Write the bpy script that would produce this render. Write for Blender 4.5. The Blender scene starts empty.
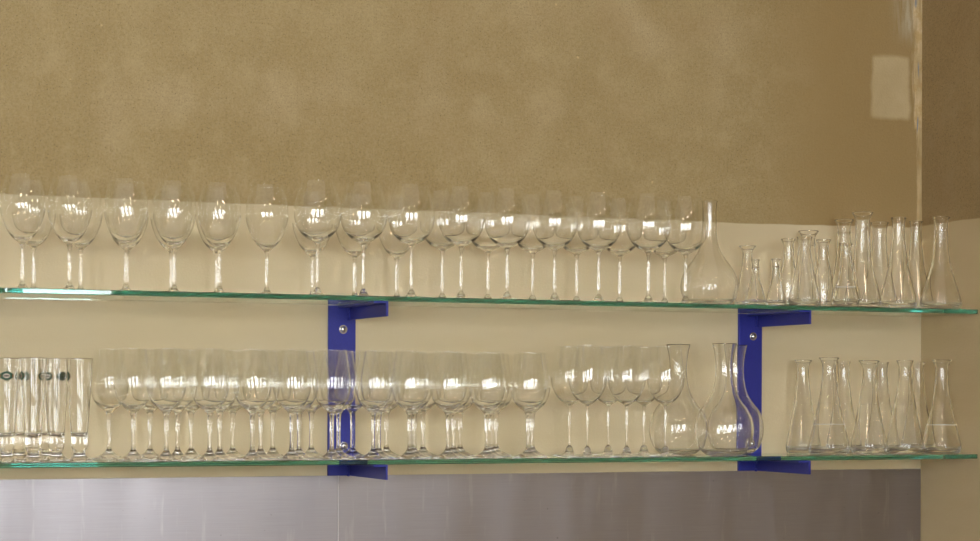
import bpy, bmesh, math
from mathutils import Matrix, Vector

sc = bpy.context.scene
COL = sc.collection
PI = math.pi

# ---------------------------------------------------------------- measures (metres, camera height = 0)
ZU, ZL, TH, DEP = 0.19926, -0.12922, 0.00965, 0.2285      # shelf tops, thickness, depth
XC = 2.084                                                 # corner with the return wall
FLOOR, CEIL = -1.55, 2.5
XW, YF = -7.0, -6.0                                        # far side wall, window wall

# ---------------------------------------------------------------- material helpers
def mat(name):
    m = bpy.data.materials.new(name); m.use_nodes = True
    nt = m.node_tree; nt.nodes.clear()
    out = nt.nodes.new('ShaderNodeOutputMaterial')
    return m, nt, out

def N(nt, t, **kw):
    n = nt.nodes.new(t)
    for k, v in kw.items():
        if k in n.inputs: n.inputs[k].default_value = v
        else: setattr(n, k, v)
    return n

def L(nt, a, b): nt.links.new(a, b)

def principled(name, col, rough=.5, metal=0., spec=.5):
    m, nt, out = mat(name)
    b = N(nt, 'ShaderNodeBsdfPrincipled')
    b.inputs['Base Color'].default_value = (*col, 1)
    b.inputs['Roughness'].default_value = rough
    b.inputs['Metallic'].default_value = metal
    b.inputs['Specular IOR Level'].default_value = spec
    L(nt, b.outputs[0], out.inputs[0])
    return m, nt, b, out

def mathn(nt, op, a, b=None, clamp=False):
    n = nt.nodes.new('ShaderNodeMath'); n.operation = op; n.use_clamp = clamp
    for i, v in enumerate((a, b)):
        if v is None: continue
        if isinstance(v, (int, float)): n.inputs[i].default_value = v
        else: nt.links.new(v, n.inputs[i])
    return n.outputs[0]

def glass(name, ior=1.5, col=(.999, 1., .999)):
    m, nt, out = mat(name)
    g = N(nt, 'ShaderNodeBsdfGlass')
    g.inputs['Color'].default_value = (*col, 1); g.inputs['Roughness'].default_value = 0; g.inputs['IOR'].default_value = ior
    L(nt, g.outputs[0], out.inputs[0])
    return m, nt, g, out

CRYSTAL = glass('crystal_glass', 1.47)[0]
PRESSED = glass('pressed_glass', 1.5, (.998, .999, .997))[0]
# thin blown walls: clear, with the mirror sheen of glass rising towards the edges
THIN, nt_, out_ = mat('thin_blown_glass')
lw = nt_.nodes.new('ShaderNodeLayerWeight'); lw.inputs['Blend'].default_value = .5
sch = mathn(nt_, 'ADD', mathn(nt_, 'MULTIPLY', mathn(nt_, 'POWER', lw.outputs['Facing'], 5.), .95), .042)
tr = N(nt_, 'ShaderNodeBsdfTransparent'); tr.inputs['Color'].default_value = (.997, .999, .996, 1)
gl = N(nt_, 'ShaderNodeBsdfGlossy'); gl.inputs['Roughness'].default_value = 0.; gl.inputs['Color'].default_value = (1, 1, 1, 1)
mx = nt_.nodes.new('ShaderNodeMixShader'); L(nt_, sch, mx.inputs[0]); L(nt_, tr.outputs[0], mx.inputs[1]); L(nt_, gl.outputs[0], mx.inputs[2])
L(nt_, mx.outputs[0], out_.inputs[0])
SHELFGLASS, nt_, g_, o_ = glass('float_glass', 1.52, (.99, 1., .995))
va = N(nt_, 'ShaderNodeVolumeAbsorption'); va.inputs['Color'].default_value = (.12, .69, .655, 1); va.inputs['Density'].default_value = 6.4
L(nt_, va.outputs[0], o_.inputs['Volume'])

def mixc(nt, f, a, b):
    n = nt.nodes.new('ShaderNodeMix'); n.data_type = 'RGBA'
    for s, v in ((n.inputs[0], f), (n.inputs[6], a), (n.inputs[7], b)):
        if isinstance(v, tuple): s.default_value = (*v, 1)
        elif isinstance(v, (int, float)): s.default_value = v
        else: nt.links.new(v, s)
    return n.outputs[2]

def noise(nt, vec, scale, detail=4, rough=.55, lo=.35, hi=.65):
    n = N(nt, 'ShaderNodeTexNoise'); n.inputs['Scale'].default_value = scale
    n.inputs['Detail'].default_value = detail; n.inputs['Roughness'].default_value = rough
    nt.links.new(vec, n.inputs['Vector'])
    r = nt.nodes.new('ShaderNodeMapRange'); r.inputs[1].default_value = lo; r.inputs[2].default_value = hi
    nt.links.new(n.outputs['Fac'], r.inputs[0])
    return r.outputs[0]

def step(nt, v, edge, soft):
    r = nt.nodes.new('ShaderNodeMapRange'); r.interpolation_type = 'SMOOTHSTEP'
    r.inputs[1].default_value = edge - soft; r.inputs[2].default_value = edge + soft
    nt.links.new(v, r.inputs[0]); return r.outputs[0]

def box_mask(nt, x, z, x0, x1, z0, z1, soft):
    a = mathn(nt, 'MULTIPLY', step(nt, x, x0, soft), mathn(nt, 'SUBTRACT', 1., step(nt, x, x1, soft)))
    b = mathn(nt, 'MULTIPLY', step(nt, z, z0, soft), mathn(nt, 'SUBTRACT', 1., step(nt, z, z1, soft)))
    return mathn(nt, 'MULTIPLY', a, b)

def plaster(name, back):
    """Bare lime plaster above, cream paint below a hand-cut line."""
    m, nt, b, out = principled(name, (.4, .3, .15), .9, spec=.2)
    tc = nt.nodes.new('ShaderNodeTexCoord'); P = tc.outputs['Object']
    sp = nt.nodes.new('ShaderNodeSeparateXYZ'); L(nt, P, sp.inputs[0]); x, y, z = sp.outputs
    big = noise(nt, P, 3.2, 6, .62, .38, .62)
    mid = noise(nt, P, 9., 5, .6, .35, .68)
    fine = noise(nt, P, 230., 3, .7, .3, .7)
    spk = noise(nt, P, 300., 2, .6, .60, .68)
    A, B_, Cc = ((.375, .283, .128), (.475, .380, .195), (.395, .302, .142)) if back else ((.345, .247, .118), (.40, .295, .148), (.335, .24, .115))  # return wall gets darker tones of the same plaster, its shade painted in
    c = mixc(nt, big, A, B_)
    c = mixc(nt, mathn(nt, 'MULTIPLY', mid, .7), c, Cc)
    pale = noise(nt, P, 4.3, 3, .5, .56, .74)
    c = mixc(nt, mathn(nt, 'MULTIPLY', pale, .75 if back else .12), c, (.56, .455, .27))
    # grain of the sand in the render coat
    c = mixc(nt, mathn(nt, 'MULTIPLY', mathn(nt, 'SUBTRACT', 1., fine), .55), c, (.20, .15, .078))
    c = mixc(nt, mathn(nt, 'MULTIPLY', spk, .8), c, (.15, .115, .065))
    brn = noise(nt, P, 6.5, 5, .6, .54, .72)
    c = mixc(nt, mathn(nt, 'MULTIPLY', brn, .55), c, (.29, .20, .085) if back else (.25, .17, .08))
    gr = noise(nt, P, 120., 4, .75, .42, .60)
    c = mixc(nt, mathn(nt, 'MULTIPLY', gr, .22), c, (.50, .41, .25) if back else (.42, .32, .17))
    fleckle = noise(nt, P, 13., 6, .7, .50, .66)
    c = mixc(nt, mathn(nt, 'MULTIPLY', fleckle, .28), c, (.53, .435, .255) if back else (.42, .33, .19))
    chip = noise(nt, P, 34., 2, .5, .755, .78)
    c = mixc(nt, mathn(nt, 'MULTIPLY', chip, .7), c, (.62, .47, .25))
    wob = noise(nt, P, 14., 3, .5, 0., 1.)
    zz = mathn(nt, 'ADD', z, mathn(nt, 'MULTIPLY', mathn(nt, 'SUBTRACT', wob, .5), .006))
    if back:
        # browner towards the corner, an unpatched pale rectangle and the scraped corner strip
        brown = mathn(nt, 'MULTIPLY', step(nt, x, 1.72, .14), .8)
        c = mixc(nt, brown, c, (.325, .228, .098))
        rect = box_mask(nt, mathn(nt, 'ADD', x, mathn(nt, 'MULTIPLY', mathn(nt, 'SUBTRACT', mid, .5), .010)),
                        mathn(nt, 'ADD', z, mathn(nt, 'MULTIPLY', mathn(nt, 'SUBTRACT', wob, .5), .018)), 1.946, 2.048, .656, .803, .007)
        c = mixc(nt, mathn(nt, 'MULTIPLY', rect, mathn(nt, 'SUBTRACT', .95, mathn(nt, 'MULTIPLY', mid, .35))), c, (.54, .445, .265))
        nz = N(nt, 'ShaderNodeMapping'); nz.inputs['Scale'].default_value = (1., 1., .12); L(nt, P, nz.inputs[0])
        streak = noise(nt, nz.outputs[0], 70., 5, .7, .36, .60)
        edge = mathn(nt, 'ADD', x, mathn(nt, 'MULTIPLY', mathn(nt, 'SUBTRACT', streak, .5), .008))
        wide = box_mask(nt, edge, z, 2.061, 2.2, .636, 1.6, .004)
        thin = box_mask(nt, edge, z, 2.072, 2.2, .4, .66, .003)
        top = mathn(nt, 'MULTIPLY', box_mask(nt, x, z, 2.015, 2.2, .85, 1.8, .03), .8)
        strip = mathn(nt, 'MAXIMUM', wide, mathn(nt, 'MULTIPLY', thin, .75))
        c = mixc(nt, mathn(nt, 'MULTIPLY', top, streak), c, (.50, .45, .33))
        c = mixc(nt, mathn(nt, 'MULTIPLY', strip, mathn(nt, 'ADD', mathn(nt, 'MULTIPLY', streak, .6), .3)), c, (.68, .55, .33))
        worn = noise(nt, P, 32., 4, .65, .48, .62)
        c = mixc(nt, mathn(nt, 'MULTIPLY', mathn(nt, 'MULTIPLY', strip, worn), .6), c, (.45, .30, .11))
        fleck = mathn(nt, 'MULTIPLY', noise(nt, nz.outputs[0], 34., 3, .6, .57, .61), box_mask(nt, x, z, 2.055, 2.076, .6, 1.3, .002))
        c = mixc(nt, mathn(nt, 'MULTIPLY', fleck, .8), c, (.16, .24, .34))
        zline = mathn(nt, 'SUBTRACT', zz, mathn(nt, 'MULTIPLY', step(nt, x, 1.85, .25), .006))
        lines = .396
    else:
        zline, lines = zz, .407
    nzx = N(nt, 'ShaderNodeMapping'); nzx.inputs['Scale'].default_value = (.35, .35, 1.6); L(nt, P, nzx.inputs[0])
    soft = noise(nt, nzx.outputs[0], 5., 4, .55, .35, .7)
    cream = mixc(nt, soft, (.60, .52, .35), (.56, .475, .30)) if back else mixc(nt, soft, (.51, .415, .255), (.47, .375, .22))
    paint = mathn(nt, 'SUBTRACT', 1., step(nt, zline, lines, .0016))
    c = mixc(nt, paint, c, cream)
    L(nt, c, b.inputs['Base Color'])
    bp = nt.nodes.new('ShaderNodeBump'); bp.inputs['Strength'].default_value = .35; bp.inputs['Distance'].default_value = .002
    h = mathn(nt, 'MULTIPLY', mathn(nt, 'ADD', fine, mathn(nt, 'MULTIPLY', mid, 2.)), mathn(nt, 'SUBTRACT', 1., mathn(nt, 'MULTIPLY', paint, .75)))
    L(nt, h, bp.inputs['Height']); L(nt, bp.outputs[0], b.inputs['Normal'])
    return m

M_BACK = plaster('plaster_and_cream_paint', True)
M_SIDE = plaster('shaded_plaster_on_return_wall', False)  # same plaster and cream, with this wall's shade put into the colours
M_ROOM = principled('room_paint', (.70, .65, .56), .9)[0]
M_CEIL = principled('ceiling_paint', (.80, .76, .69), .9)[0]
M_FLOOR = principled('floor_boards', (.20, .13, .075), .5)[0]
M_FRAME = principled('window_frame_paint', (.10, .09, .08), .5)[0]

def steel():
    m, nt, b, out = principled('brushed_steel', (.36, .35, .36), .34, 1.)
    tc = nt.nodes.new('ShaderNodeTexCoord')
    mp = N(nt, 'ShaderNodeMapping'); mp.inputs['Scale'].default_value = (3., 3., 160.); L(nt, tc.outputs['Object'], mp.inputs[0])
    br = noise(nt, mp.outputs[0], 3., 3, .6, .3, .7)
    mp2 = N(nt, 'ShaderNodeMapping'); mp2.inputs['Scale'].default_value = (7., 7., .8); L(nt, tc.outputs['Object'], mp2.inputs[0])
    sm = noise(nt, mp2.outputs[0], 1.4, 4, .6, .3, .7)
    r = mathn(nt, 'ADD', mathn(nt, 'MULTIPLY', sm, .2), mathn(nt, 'ADD', mathn(nt, 'MULTIPLY', br, .05), .27))
    L(nt, r, b.inputs['Roughness'])
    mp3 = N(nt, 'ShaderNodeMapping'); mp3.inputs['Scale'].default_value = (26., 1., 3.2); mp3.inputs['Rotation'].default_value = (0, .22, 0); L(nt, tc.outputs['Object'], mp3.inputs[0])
    caustic = noise(nt, mp3.outputs[0], 1.6, 3, .6, .60, .74)  # slanted streaks of caustic light, painted as paler steel
    dots = noise(nt, tc.outputs['Object'], 75., 1, .5, .76, .80)
    c = mixc(nt, br, (.35, .33, .345), (.385, .365, .385))
    c = mixc(nt, mathn(nt, 'MULTIPLY', caustic, .45), c, (.56, .52, .53))
    c = mixc(nt, mathn(nt, 'MULTIPLY', dots, .5), c, (.2, .19, .19))
    L(nt, c, b.inputs['Base Color'])
    bp = nt.nodes.new('ShaderNodeBump'); bp.inputs['Strength'].default_value = .03; bp.inputs['Distance'].default_value = .001
    L(nt, br, bp.inputs['Height']); L(nt, bp.outputs[0], b.inputs['Normal'])
    return m
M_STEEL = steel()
M_BLUE, nt_, b_, _ = principled('blue_powder_coat', (.024, .029, .30), .42, spec=.35)
tc_ = nt_.nodes.new('ShaderNodeTexCoord'); f_ = noise(nt_, tc_.outputs['Object'], 300., 2, .5, .3, .7)
L(nt_, mixc(nt_, f_, (.018, .024, .24), (.022, .029, .275)), b_.inputs['Base Color'])
bp_ = nt_.nodes.new('ShaderNodeBump'); bp_.inputs['Strength'].default_value = .12; bp_.inputs['Distance'].default_value = .0005
L(nt_, f_, bp_.inputs['Height']); L(nt_, bp_.outputs[0], b_.inputs['Normal'])
M_CHROME = principled('chromed_bolt', (.62, .63, .65), .16, 1.)[0]
M_GREEN = principled('emblem_green_enamel', (.022, .075, .04), .5)[0]
M_CREAMY = principled('emblem_cream_enamel', (.55, .50, .40), .5)[0]
M_DARK = principled('emblem_dark_print', (.05, .025, .03), .5)[0]
M_ORANGE = principled('emblem_orange_print', (.55, .17, .04), .5)[0]
M_LINE = principled('fill_line_print', (.62, .62, .60), .5)[0]
M_DAY, nt_, out_ = mat('daylight_through_window')
e_ = N(nt_, 'ShaderNodeEmission'); e_.inputs['Color'].default_value = (.93, .97, 1., 1); e_.inputs['Strength'].default_value = 17.5
L(nt_, e_.outputs[0], out_.inputs[0])

# ---------------------------------------------------------------- object helpers
def link_mesh(name, bm, m, parent=None, smooth=False):
    me = bpy.data.meshes.new(name); bm.to_mesh(me); bm.free()
    if smooth:
        for p in me.polygons: p.use_smooth = True
    me.materials.append(m)
    o = bpy.data.objects.new(name, me); COL.objects.link(o)
    if parent is not None: o.parent = parent
    return o

def box_bm(x0, x1, y0, y1, z0, z1, bev=0., seg=2, bm=None):
    new = bm is None
    if new: bm = bmesh.new()
    vs = [bm.verts.new((x, y, z)) for x in (x0, x1) for y in (y0, y1) for z in (z0, z1)]
    F = [(0, 1, 3, 2), (4, 6, 7, 5), (0, 4, 5, 1), (2, 3, 7, 6), (0, 2, 6, 4), (1, 5, 7, 3)]
    fs = [bm.faces.new([vs[i] for i in f]) for f in F]
    bmesh.ops.recalc_face_normals(bm, faces=fs)
    if bev:
        es = list({e for f in fs for e in f.edges})
        bmesh.ops.bevel(bm, geom=es, offset=bev, segments=seg, profile=.5, affect='EDGES')
    return bm

def structure(name, bm, m):
    o = link_mesh(name, bm, m); o['kind'] = 'structure'; return o

def thing(name, label, cat, loc, group=None):
    o = bpy.data.objects.new(name, None); COL.objects.link(o); o.location = loc
    o.empty_display_size = .02
    o['label'] = label; o['category'] = cat
    if group: o['group'] = group
    return o

def spline(pts, sub=5):
    """Catmull-Rom through (r, z) points; a third value marks a sharp corner."""
    out = []; n = len(pts)
    for i in range(n - 1):
        p1, p2 = pts[i], pts[i + 1]
        p0 = pts[i - 1] if i > 0 and len(p1) < 3 else p1
        p3 = pts[i + 2] if i + 2 < n and len(p2) < 3 else p2
        for k in range(sub):
            t = k / sub; q = []
            for a in (0, 1):
                A, B, C, D = p0[a], p1[a], p2[a], p3[a]
                q.append(.5 * (2 * B + (C - A) * t + (2 * A - 5 * B + 4 * C - D) * t * t + (3 * B - A - 3 * C + D) * t ** 3))
            out.append((max(q[0], 0.), q[1]))
    out.append(tuple(pts[-1][:2]))
    return out

def lathe(prof, seg=64):
    bm = bmesh.new(); rings = []
    for r, z in prof:
        if r < 1e-6: rings.append([bm.verts.new((0, 0, z))])
        else: rings.append([bm.verts.new((r * math.cos(2 * PI * k / seg), r * math.sin(2 * PI * k / seg), z)) for k in range(seg)])
    for a, b in zip(rings, rings[1:]):
        for k in range(seg):
            k2 = (k + 1) % seg
            if len(a) == 1 and len(b) == 1: break
            if len(a) == 1: bm.faces.new((a[0], b[k2], b[k]))
            elif len(b) == 1: bm.faces.new((a[k], a[k2], b[0]))
            else: bm.faces.new((a[k], a[k2], b[k2], b[k]))
    return bm

def blown(root, parts, m, seg=64):
    """One closed skin of glass, cut where one part passes into the next.
    parts: [(name, points)] along the outside from the base centre, then over the rim and down the inside."""
    full = []; cuts = []
    for nm, pts in parts:
        full += pts; cuts.append((nm, len(full) - 1))
    sp = spline(full, 5); objs = {}; start = 0
    for nm, ci in cuts:
        end = ci * 5
        bm = lathe(sp[start:end + 1], seg)
        objs[nm] = link_mesh(nm, bm, m, root, True)
        start = end
    return objs

def copy_tree(root, loc, label, group=None, rotz=0.):
    r = root.copy(); COL.objects.link(r); r.location = loc; r.rotation_euler.z = rotz; r['label'] = label
    if group: r['group'] = group
    for ch in list(root.children):
        c = ch.copy(); COL.objects.link(c); c.parent = r
        for g in list(ch.children):
            d = g.copy(); COL.objects.link(d); d.parent = c
            for g2 in list(g.children):
                e = g2.copy(); COL.objects.link(e); e.parent = d
    return r

def inside(outer, t, bottom, t_low=None):
    """inner wall: the outer bowl points from the rim downwards, pulled in by t, closing on the axis at height bottom"""
    pts = []
    for i in range(len(outer) - 1, -1, -1):
        r, z = outer[i][:2]
        if z < bottom + .004: break
        pts.append((r - t, z))
    return pts

# ---------------------------------------------------------------- the room
structure('wall_back', box_bm(XW, 3.2, 0, .2, FLOOR, CEIL), M_BACK)
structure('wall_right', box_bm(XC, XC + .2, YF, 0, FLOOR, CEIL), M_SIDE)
structure('wall_left', box_bm(XW - .2, XW, YF, 0, FLOOR, CEIL), M_ROOM)
structure('wall_front', box_bm(XW, XC, YF - .2, YF, FLOOR, CEIL), M_ROOM)
structure('floor', box_bm(XW, XC, YF, 0, FLOOR - .1, FLOOR), M_FLOOR)
structure('ceiling', box_bm(XW, XC, YF, 0, CEIL, CEIL + .1), M_CEIL)
for i, (x0, x1) in enumerate(((-6.3, -5.2), (-4.1, -3.0), (-1.9, -.8), (.3, 1.4))):
    z0, z1 = -.25, 1.30
    bm = bmesh.new()
    for a in (x0, (x0 + x1) / 2 - .07, (x0 + x1) / 2 + .01, x1 - .06): box_bm(a, a + .06, YF + .002, YF + .07, z0, z1, bm=bm)
    for b in (z0, z0 + .95, z0 + 1.05, z1 - .06): box_bm(x0, x1, YF + .002, YF + .066, b, b + .06, bm=bm)
    w = structure('window_%d' % (i + 1), bm, M_FRAME)
    p = link_mesh('pane', box_bm(x0 + .02, x1 - .02, YF + .005, YF + .015, z0 + .02, z1 - .02), M_DAY, w)


# ---------------------------------------------------------------- shelves, brackets, steel
def shelf(z, x0, yb, label):
    o = link_mesh('glass_shelf', box_bm(x0, XC - .0015, -DEP, yb, z - TH, z, .0011, 2), SHELFGLASS)
    o['label'] = label; o['category'] = 'shelf'; o['group'] = 'glass shelves on blue brackets'
shelf(ZU, -.62, -.0006, 'upper green-edged glass shelf carrying one double row of wine glasses')
shelf(ZL, -.62, -.0080, 'lower green-edged glass shelf carrying beer glasses, wine glasses and decanters')

def bracket(x, label, bolts):
    r = thing('shelf_bracket', label, 'bracket', (x, 0, 0), 'blue steel shelf brackets')
    zb = ZL - TH - .0303
    link_mesh('wall_plate', box_bm(0, .06, -.0072, -.0004, zb, ZU - TH - .0006, .0008), M_BLUE, r)
    for z in (ZU, ZL):
        zt = z - TH - .0004
        bm = bmesh.new(); H, T = .0303, .0046
        prof = [(.0205, zt), (.0510, zt), (.0510, zt - H), (.0510 - T, zt - H), (.0510 - T, zt - T), (.0205, zt - T)]
        a = [bm.verts.new((px, -.0074, pz)) for px, pz in prof]; b = [bm.verts.new((px, -.2377, pz)) for px, pz in prof]
        bm.faces.new(a); bm.faces.new(b[::-1])
        for k in range(6): bm.faces.new((a[k], b[k], b[(k + 1) % 6], a[(k + 1) % 6]))
        bmesh.ops.recalc_face_normals(bm, faces=bm.faces[:])
        bmesh.ops.bevel(bm, geom=bm.edges[:], offset=.0006, segments=2, profile=.5, affect='EDGES')
        arm = link_mesh('support_arm', bm, M_BLUE, r)
        w = bmesh.new()
        for k in range(7):
            s = .0030 + .0009 * math.sin(k * 2.3)
            v = bmesh.ops.create_icosphere(w, subdivisions=2, radius=s)['verts']
            off = Vector((.0455 - .0006 * math.cos(k), -.0085, zt - .007 - k * .0035))
            for q in v: q.co = Vector((q.co.x * 1.2, q.co.y * .8, q.co.z)) + off
        link_mesh('weld_bead', w, M_BLUE, arm, True)
    for bx, bz in bolts:
        b = bmesh.new()
        bb = lathe(spline([(0, .0085), (.003, .0083), (.0058, .0068), (.0070, .0040), (.0072, .0015)], 4), 32); b.free(); b = bb
        bo = link_mesh('bolt', b, M_CHROME, r, True); bo.location = (bx, -.0072, bz); bo.rotation_euler = (PI / 2, 0, 0)
        wa = lathe([(.0035, .0016), (.0088, .0016), (.0092, .0012), (.0092, .0)], 32)
        link_mesh('washer', wa, M_CHROME, bo, False)
        so = lathe([(0, .0088), (.0026, .0088), (.0026, .0060)], 6)
        link_mesh('hex_socket', so, M_DARK, bo, False)
    return r
bracket(.6092, 'blue steel bracket behind the lower wine glasses, at the seam of the steel panels', [(.0322, .1386), (.0344, -.107)])
bracket(1.5892, 'blue steel bracket behind the decanters, closer to the wall corner', [(.0364, .1375), (.036, -.107)])

ZS = -.16915
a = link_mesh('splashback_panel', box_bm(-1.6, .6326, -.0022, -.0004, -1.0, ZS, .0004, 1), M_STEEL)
a['label'] = 'bright brushed steel splashback panel under the beer glasses'; a['category'] = 'steel panel'
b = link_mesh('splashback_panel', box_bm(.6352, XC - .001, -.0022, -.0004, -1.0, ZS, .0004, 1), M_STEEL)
b['label'] = 'darker brushed steel splashback panel running into the wall corner'; b['category'] = 'steel panel'
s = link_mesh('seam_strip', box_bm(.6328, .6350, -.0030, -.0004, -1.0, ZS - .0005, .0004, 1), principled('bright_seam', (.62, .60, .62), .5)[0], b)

# ---------------------------------------------------------------- glass kinds
def disc_foot(r, knob):
    return [(0, 0, 1), (r * .8, 0), (r * .97, .0004), (r, .0011), (r * .97, .0019), (r * .62, .0028), (.0125, .0040)] + knob

BOWL_A = [(.0105, .0925), (.0200, .1005), (.0300, .1145), (.0385, .1350), (.0425, .1550), (.0424, .1690), (.0395, .1890), (.0345, .2095), (.0325, .2175)]
BOWL_B = [(.0120, .1122), (.0255, .1190), (.0390, .1340), (.0464, .1530), (.0478, .1690), (.0460, .1890), (.0412, .2090), (.0362, .2250), (.0345, .2310)]
BOWL_C = [(.0115, .0985), (.0205, .1050), (.0298, .1165), (.0358, .1320), (.0381, .1470), (.0376, .1630), (.0350, .1830), (.0315, .2030), (.0293, .2185)]
BOWL_D = [(.0100, .1130), (.0215, .1205), (.0325, .1355), (.0390, .1530), (.0405, .1690), (.0393, .1890), (.0362, .2120), (.0335, .2350)]

def wine(kind, label, loc, group):
    r = thing('wine_glass', label, 'wine glass', loc, group)
    if kind == 'A':
        foot = disc_foot(.0365, [(.0072, .0075), (.0052, .0120), (.0040, .0165)])
        stem = [(.0035, .030), (.0031, .050), (.0032, .068), (.0038, .081), (.0060, .0885)]; bowl, bot = BOWL_A, .0970
    elif kind == 'B':
        foot = disc_foot(.0375, [(.0082, .0085), (.0064, .0135), (.0036, .0180)])
        stem = [(.0028, .040), (.0026, .070), (.0029, .095), (.0046, .1035), (.0062, .1085)]; bowl, bot = BOWL_B, .1165
    elif kind == 'C':
        foot = [(0, 0, 1), (.028, 0), (.0330, .0005), (.0338, .0014), (.0325, .0024), (.0240, .0050), (.0160, .0085), (.0100, .0130), (.0064, .0180), (.0050, .0212)]
        stem = [(.0053, .0222), (.0046, .0236), (.0042, .032), (.0040, .055), (.0042, .074), (.0052, .087), (.0078, .0945)]; bowl, bot = BOWL_C, .1030
    else:
        foot = disc_foot(.0365, [(.0088, .0100), (.0070, .0165), (.0046, .0205), (.0027, .0240)])
        stem = [(.0022, .050), (.0022, .085), (.0029, .103), (.0050, .1095)]; bowl, bot = BOWL_D, .1165
    rim_r, rim_z = bowl[-1]; t = .0005
    inner = [(rim_r - t * .5, rim_z + .0005)] + inside(bowl[:-1] + [(rim_r, rim_z)], t, bot)
    last_r = inner[-1][0]
    inner += [(last_r * .62, bot + (inner[-1][1] - bot) * .28), (last_r * .3, bot + .0006), (0, bot)]
    o = blown(r, [('foot', foot), ('stem', stem), ('bowl', bowl + inner)], CRYSTAL)
    zthin = max(bowl, key=lambda q: q[0])[1]
    me = o['bowl'].data; me.materials.append(THIN)
    for p in me.polygons:
        if p.center.z > zthin: p.material_index = 1
    return r

def conical(root, H, rb, zs, rsh, rn, rl, ridge=True, t=.0026, fill=None, collar=False, narrow=False):
    base = [(0, .0022, 1), (rb * .55, .0018), (rb * .80, .0), (rb * .93, .0022), (rb * .985, .008), (rb, min(.020, H * .13))]
    z1 = base[-1][1]
    if narrow:
        body = base + [(rb * .98, H * .35), (rb * .86, H * .5)]
    else:
        body = base + [(rb + (rsh - rb) * .33, z1 + (zs - z1) * .33), (rb + (rsh - rb) * .7, z1 + (zs - z1) * .69)]
    body.append((rsh * 1.0, zs))
    zl = H - rl * .95
    neck = ([(rsh * .965, zs + .0045)] if ridge else []) + [(rsh + (rn - rsh) * .55, zs + (zl - zs) * .35), (rn * 1.03, zs + (zl - zs) * .75)]
    if collar: neck += [(rn * 1.0, zl - .012), (rn * 1.10, zl - .009), (rn * 1.0, zl - .006)]
    neck.append((rn, zl))
    lip = [(rn * 1.04, zl + (H - zl) * .35), (rn + (rl - rn) * .62, H - (H - zl) * .26), (rl * .985, H - .0022), (rl, H - .0010), (rl * .975, H), (rl - .0034, H - .0004)]
    t2 = t
    inn = [(rn + (rl - rn) * .55 - t2 * .8, H - (H - zl) * .26), (rn - t2 * .8, zl), (rn * 1.03 - t2, zs + (zl - zs) * .75), (rsh - t2 * 1.1, zs)]
    if narrow: inn += [(rb * .86 - t2, H * .5), (rb - t2, H * .3)]
    else: inn += [(rb + (rsh - rb) * .7 - t2 * 1.1, z1 + (zs - z1) * .69), (rb + (rsh - rb) * .33 - t2 * 1.1, z1 + (zs - z1) * .33)]
    inn += [(rb - t2 * 1.1, z1), (rb * .93 - t2, .0115), (rb * .7, .0085), (0, .0080)]
    o = blown(root, [('body', body), ('neck', neck), ('lip', lip + inn[:2]), ('lining', inn[2:])], PRESSED)
    # the inner skin belongs to the body's mesh: join it there
    bm = bmesh.new(); bm.from_mesh(o['body'].data); bm.from_mesh(o['lining'].data)
    bm.to_mesh(o['body'].data); bm.free()
    bpy.data.objects.remove(o['lining'], do_unlink=True)
    for p in o['body'].data.polygons: p.use_smooth = True
    if fill:
        k = (fill - z1) / (zs - z1); rr = rb + (rsh - rb) * k + .0003
        ring = lathe([(rr + .0003, fill - .0006), (rr, fill + .0006)], 64)
        link_mesh('fill_line', ring, M_LINE, o['body'], True)
    return root

def round_decanter(kind, label, loc):
    r = thing('decanter', label, 'decanter', loc, 'round-bellied decanters')
    if kind == 'U':
        body = [(0, .004, 1), (.024, .002), (.034, 0), (.044, .003), (.056, .015), (.0630, .033), (.0640, .047), (.0605, .065), (.0505, .085), (.0370, .103), (.0265, .120)]
        neck = [(.0198, .137), (.0166, .155), (.0155, .185), (.0155, .212), (.0166, .2275), (.0174, .2320)]
    else:
        body = [(0, .006, 1), (.020, .003), (.030, 0), (.041, .0035), (.0545, .017), (.0622, .038), (.0643, .058), (.0617, .078), (.0528, .098), (.0400, .115), (.0300, .131)]
        neck = [(.0235, .150), (.0198, .172), (.0192, .195), (.0218, .222), (.0265, .2425)]
    t = .0016; full = body + neck
    inn = [(full[-1][0] - t * .5, full[-1][1] + .0006)] + [(q[0] - t, q[1]) for q in reversed(full) if q[1] > .012] + [(.042, .0085), (.028, .0075), (0, .0095)]
    nb = len(neck) + 1
    o = blown(r, [('body', body), ('neck', neck + inn[:nb]), ('lining', inn[nb:])], CRYSTAL, 80)
    bm = bmesh.new(); bm.from_mesh(o['body'].data); bm.from_mesh(o['lining'].data); bm.to_mesh(o['body'].data); bm.free()
    bpy.data.objects.remove(o['lining'], do_unlink=True)
    for p in o['body'].data.polygons: p.use_smooth = True
    return r

BEER_OUT = [(.0113, .0200), (.0142, .0250), (.0156, .0330), (.0159, .0450), (.0168, .0600), (.0193, .1000), (.0222, .1450), (.0243, .1800), (.0251, .1965)]
def beer_r(z):
    for (r0, z0), (r1, z1) in zip(BEER_OUT, BEER_OUT[1:]):
        if z0 <= z <= z1: return r0 + (r1 - r0) * (z - z0) / (z1 - z0)
    return BEER_OUT[-1][0]

def wrapped(outline, zc, lift):
    """a printed patch wrapped round the glass, centred on the side facing -y"""
    bm = bmesh.new()
    def P(u, v):
        z = zc + v; r = beer_r(z) + lift; a = -PI / 2 + u / r
        return bm.verts.new((r * math.cos(a), r * math.sin(a), z))
    rings = []
    for k in (0.02, .34, .67, 1.): rings.append([P(u * k, v * k) for u, v in outline])
    n = len(outline)
    bm.faces.new(rings[0])
    for a, b in zip(rings, rings[1:]):
        for i in range(n): bm.faces.new((a[i], a[(i + 1) % n], b[(i + 1) % n], b[i]))
    bmesh.ops.recalc_face_normals(bm, faces=bm.faces[:])
    return bm

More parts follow.
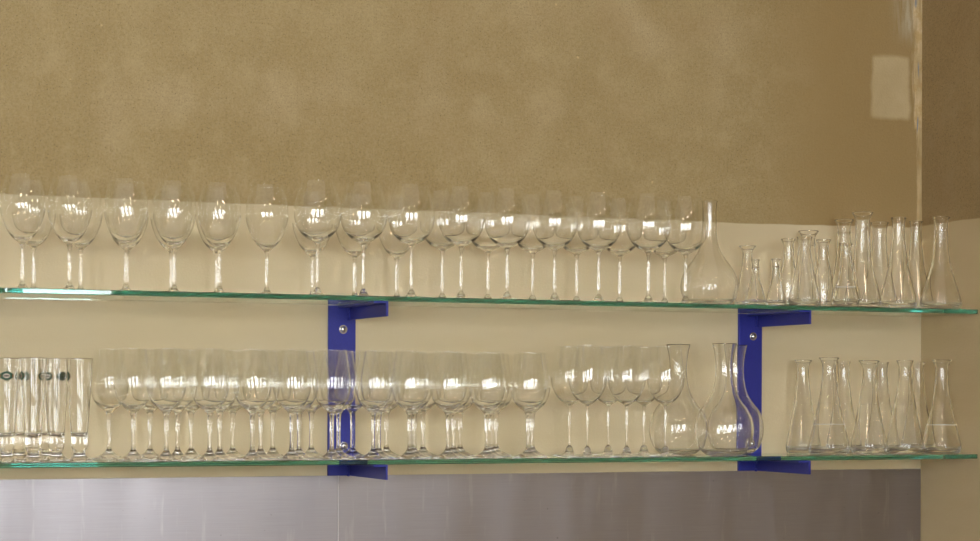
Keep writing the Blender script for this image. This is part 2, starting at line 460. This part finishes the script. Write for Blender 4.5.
def beer(label, loc):
    r = thing('beer_glass', label, 'beer glass', loc, 'tall beer glasses at the end of the lower shelf')
    foot = [(0, 0, 1), (.021, 0), (.0250, .0005), (.0256, .0016), (.0240, .0030), (.0185, .0060), (.0132, .0110), (.0110, .0165)]
    inner = [(.0245, .1970), (.0238, .1962), (.0230, .1800), (.0209, .1450), (.0180, .1000), (.0154, .0620), (.0142, .0540), (.0105, .0490), (.005, .0478), (0, .0476)]
    o = blown(r, [('foot', foot), ('tumbler', BEER_OUT + inner)], PRESSED)
    zc = .1640; n = 40
    loz = []
    for i in range(n):
        a = 2 * PI * i / n; c, s_ = math.cos(a), math.sin(a)
        loz.append((.0142 * math.copysign(abs(c) ** 1.15, c), .0094 * math.copysign(abs(s_) ** .95, s_) * (1 - .25 * abs(c))))
    em = link_mesh('emblem', wrapped(loz, zc, .00025), M_GREEN, o['tumbler'], True)
    oval = [(.0066 * math.cos(2 * PI * i / n), .0043 * math.sin(2 * PI * i / n)) for i in range(n)]
    bm = wrapped(oval, zc, .0005)
    c = link_mesh('emblem_center', bm, M_CREAMY, em, True)
    return r, o['tumbler'], zc, em

# ---------------------------------------------------------------- place the upper shelf
ORD = ('first second third fourth fifth sixth seventh eighth ninth tenth eleventh twelfth thirteenth fourteenth fifteenth sixteenth').split()
EPS = .0003
zU, zL = ZU + EPS, ZL + EPS
UF = [-.0551, .0347, .1443, .24, .3311, .4283, .5342, .6321, .7356, .8458, .949, 1.0581, 1.1608, 1.2687, 1.3692]
UB = [-.0159, .0766, .169, .2594, .3533, .5561, .6479, .7408, .8431, .9475, 1.0519, 1.1562, 1.26, 1.3705]
protos = {}
def put_wine(kind, x, y, z, label, group):
    if kind not in protos: protos[kind] = wine(kind, label, (x, y, z), group)
    else: copy_tree(protos[kind], (x, y, z), label, group)
G = 'wine glasses along the upper shelf'
for i, x in enumerate(UF):
    k = 'A' if i < 6 else 'B'; n = ORD[len(UF) - 1 - i]
    lab = ('pointed-bowl' if k == 'A' else 'round balloon') + ' wine glass, upper shelf front row, ' + n + ' counted from the decanter'
    put_wine(k, x, -.185 if i == 13 else -.165, zU, lab, G)
for i, x in enumerate(UB):
    k = 'A' if i < 8 else 'B'; n = ORD[len(UB) - 1 - i]
    lab = ('pointed-bowl' if k == 'A' else 'round balloon') + ' wine glass, upper shelf back row, ' + n + ' counted from the decanter'
    put_wine(k, x, -.063, zU, lab, G)
round_decanter('U', 'round-bellied decanter with a tall straight neck on the upper shelf', (1.4623, -.1, zU))

def flask(label, x, y, z, *a, group, **k):
    r = thing('carafe', label, 'carafe', (x, y, z), group)
    conical(r, *a, **k)
g = 'carafes on the upper shelf'
#      label                                                        x       y      z   H     rb    zs    rsh    rn     rl
flask('small wide-lipped carafe standing behind the two miniature flasks', 1.5807, -.06, zU, .140, .028, .085, .0150, .0112, .0195, group=g, ridge=False)
flask('miniature conical flask beside the round decanter, upper shelf', 1.5376, -.172, zU, .1015, .0235, .060, .0098, .0080, .0104, group=g, ridge=False, collar=True)
flask('miniature conical flask beside the tapering dark-rimmed carafe, upper shelf', 1.5892, -.172, zU, .1045, .0225, .062, .0096, .0080, .0104, group=g, ridge=False, collar=True)
flask('slim waisted carafe between miniature flask and tapering carafe, upper shelf', 1.6721, -.085, zU, .157, .0215, .105, .0130, .0118, .0172, group=g, ridge=False, narrow=True)
flask('medium conical carafe with straight tapering sides and a dark rim, upper shelf', 1.6748, -.15, zU, .157, .0355, .088, .0205, .0138, .0178, group=g, ridge=False)
flask('carafe with a broad flared lip peeking over the tapering carafe', 1.7452, -.05, zU, .180, .0270, .110, .0190, .0150, .0235, group=g, collar=True)
flask('slim waisted carafe standing before the broad ring-necked carafe, upper shelf', 1.7544, -.100, zU, .157, .0215, .105, .0130, .0118, .0172, group=g, ridge=False, narrow=True)
flask('tall ring-necked carafe behind the short grooved carafe, upper shelf', 1.8334, -.06, zU, .208, .0400, .100, .0215, .0150, .0222, group=g, collar=True)
flask('short carafe with a groove round its body, foremost on the upper shelf', 1.7543, -.195, zU, .142, .0300, .070, .0165, .0110, .0150, group=g, ridge=False, fill=.045)
flask('tallest carafe with the widest flared lip on the upper shelf', 1.8257, -.15, zU, .217, .0425, .103, .0215, .0160, .0244, group=g)
flask('wide-necked carafe half hidden behind the tallest carafe, upper shelf', 1.9289, -.06, zU, .205, .0420, .100, .0215, .0165, .0217, group=g)
flask('tall conical carafe, second from the wall corner in front on the upper shelf', 1.9213, -.15, zU, .209, .0420, .104, .0220, .0145, .0175, group=g)
flask('narrow-necked carafe at the back in the corner of the upper shelf', 2.0287, -.06, zU, .211, .0400, .104, .0205, .0128, .0160, group=g)
flask('broad conical carafe standing alone before the return wall, upper shelf', 2.0326, -.155, zU, .2135, .0470, .104, .0222, .0152, .0205, group=g)

# ---------------------------------------------------------------- place the lower shelf
LF = [.2204, .3072, .3937, .475, .559, .6477, .7261, .81, .8963, .9898]
LM = [.1708, .2598, .3458, .4306, .5112, .5956, .6834, .7609, .8487, .9341, 1.0285]
LB = [.1375, .2203, .305, .3916, .4766, .5592, .6487, .7241, .8067, .891, .9742]
G = 'thick-stemmed wine glasses in three rows on the lower shelf'
for nm, xs, y in (('front', LF, -.185), ('middle', LM, -.117), ('back', LB, -.0475)):
    for i, x in enumerate(xs):
        put_wine('C', x, y, zL, 'thick-stemmed wine glass, lower shelf ' + nm + ' row, ' + ORD[i] + ' counted from the beer glasses', G)
G = 'thin-stemmed wine glasses before the lower decanters'
for nm, xs, y in (('front', (1.133, 1.2258, 1.3188), -.17), ('back', (1.137, 1.2301, 1.3169), -.07)):
    for i, x in enumerate(xs):
        put_wine('D', x, y, zL, 'thin-stemmed wine glass, lower shelf ' + nm + ' row, ' + ORD[2 - i] + ' counted from the decanters', G)
d1 = round_decanter('L', 'round decanter half hidden behind a thin-stemmed wine glass, lower shelf', (1.4035, -.066, zL))
copy_tree(d1, (1.454, -.185, zL), 'round decanter at the front of the lower shelf before the blue bracket')
copy_tree(d1, (1.546, -.068, zL), 'round decanter directly behind the foremost decanter, against the blue bracket')

bg, tumb, zc, em = beer('tall beer glass at the very end of the row, emblem facing out', (-.0769, -.12, zL))
mk = []
for du, w, h in ((-.0030, .0016, .0024), (.0002, .0013, .0030), (.0032, .0016, .0022)):
    bm = bmesh.new()
    pts = [(du + w * math.cos(2 * PI * i / 12), h * math.sin(2 * PI * i / 12) * (1 + .2 * math.cos(4 * PI * i / 12))) for i in range(12)]
    vs = [bm.verts.new(((beer_r(zc + v) + .0007) * math.cos(-PI / 2 + u / beer_r(zc)), (beer_r(zc + v) + .0007) * math.sin(-PI / 2 + u / beer_r(zc)), zc + v)) for u, v in pts]
    bm.faces.new(vs); mk.append(link_mesh('emblem_mark', bm, M_DARK, em))
for sg in (-1, 1):
    bm = bmesh.new(); r_ = beer_r(zc)
    pts = [(sg * .0142, 0), (sg * .0114, .0017), (sg * .0110, 0), (sg * .0114, -.0017)]
    vs = [bm.verts.new(((beer_r(zc + v) + .0006) * math.cos(-PI / 2 + u / r_), (beer_r(zc + v) + .0006) * math.sin(-PI / 2 + u / r_), zc + v)) for u, v in pts]
    bm.faces.new(vs); link_mesh('emblem_tip', bm, M_ORANGE, em)
base_rot = -.17
bg.rotation_euler.z = base_rot
for x, y, rz, lab in (
        (-.0402, -.05, 2.6, 'tall beer glass behind and between the two end beer glasses, against the wall'),
        (-.0369, -.185, -1.50, 'foremost tall beer glass with its green emblem turned to the side'),
        (.0126, -.055, -.28, 'tall beer glass at the back, its emblem seen through the foremost beer glass'),
        (.0181, -.125, 2.4, 'tall beer glass in the middle row behind the gap between the two foremost'),
        (.0548, -.165, -1.58, 'tall beer glass standing next to the first wine glasses on the lower shelf')):
    copy_tree(bg, (x, y, zL), lab, rotz=rz)

f2 = 'carafes on the lower shelf'
flask('conical carafe nearest the blue bracket on the lower shelf', 1.7261, -.06, zL, .213, .0385, .112, .0215, .0135, .0205, group=f2)
flask('conical carafe with thick dark rim and fill line, closest to the bracket in front', 1.7333, -.16, zL, .217, .0460, .113, .0250, .0155, .0228, group=f2, fill=.068)
flask('conical carafe just behind the fill-line carafe near the bracket, lower shelf', 1.8334, -.06, zL, .211, .0400, .112, .0205, .0130, .0165, group=f2)
flask('wide-lipped conical carafe without a line, second from the bracket in front, lower shelf', 1.8378, -.16, zL, .2115, .0410, .110, .0240, .0150, .0234, group=f2)
flask('conical carafe at the back behind the wide-lipped one, lower shelf', 1.9371, -.06, zL, .210, .0400, .112, .0205, .0128, .0160, group=f2)
flask('conical carafe second from the shelf end in front, lower shelf', 1.9334, -.16, zL, .2125, .0430, .110, .0250, .0145, .0200, group=f2)
flask('conical carafe in the wall corner at the back of the lower shelf', 2.0356, -.06, zL, .211, .0400, .112, .0205, .0128, .0165, group=f2)
flask('conical carafe with a pale fill line at the very end of the lower shelf', 2.0324, -.16, zL, .2145, .0445, .110, .0228, .0150, .0225, group=f2, fill=.066)

# ---------------------------------------------------------------- lights: warm bulbs hanging in the room
for x, y, z, p in ((-.9, -2.6, 1.35, 9.), (.5, -2.9, 1.45, 9.), (1.5, -2.2, 1.5, 6.)):
    l = bpy.data.lights.new('warm_bulb', 'POINT'); l.energy = p; l.color = (1., .74, .52); l.shadow_soft_size = .07
    o = bpy.data.objects.new('warm_bulb', l); o.location = (x, y, z); COL.objects.link(o)

w = bpy.data.worlds.new('dim_room'); sc.world = w; w.use_nodes = True
w.node_tree.nodes['Background'].inputs[0].default_value = (.9, .95, 1., 1); w.node_tree.nodes['Background'].inputs[1].default_value = .05

# ---------------------------------------------------------------- camera
cam = bpy.data.cameras.new('camera'); co = bpy.data.objects.new('camera', cam); COL.objects.link(co)
R_ = Vector((.92460025, -.3809236, .00340423)); U_ = Vector((-.00312662, .00134761, .9999942)); F_ = Vector((.380925978, .924605536, -.000055))
M = Matrix((R_, U_, -F_)).transposed().to_4x4(); M.translation = Vector((-.7532, -4.20496, 0))
co.matrix_world = M
cam.sensor_width = 36.; cam.lens = 36. * 2095.85 / 980.; cam.shift_y = 125.354 / 980.
cam.clip_start = .05
sc.camera = co

sc.view_settings.view_transform = 'Standard'; sc.view_settings.look = 'None'
sc.view_settings.gamma = 1.; sc.view_settings.use_curve_mapping = False
sc.view_settings.exposure = .3
cy = sc.cycles
cy.max_bounces = 40; cy.transmission_bounces = 40; cy.glossy_bounces = 12; cy.diffuse_bounces = 4; cy.transparent_max_bounces = 48
cy.sample_clamp_indirect = 25.; cy.blur_glossy = 0.
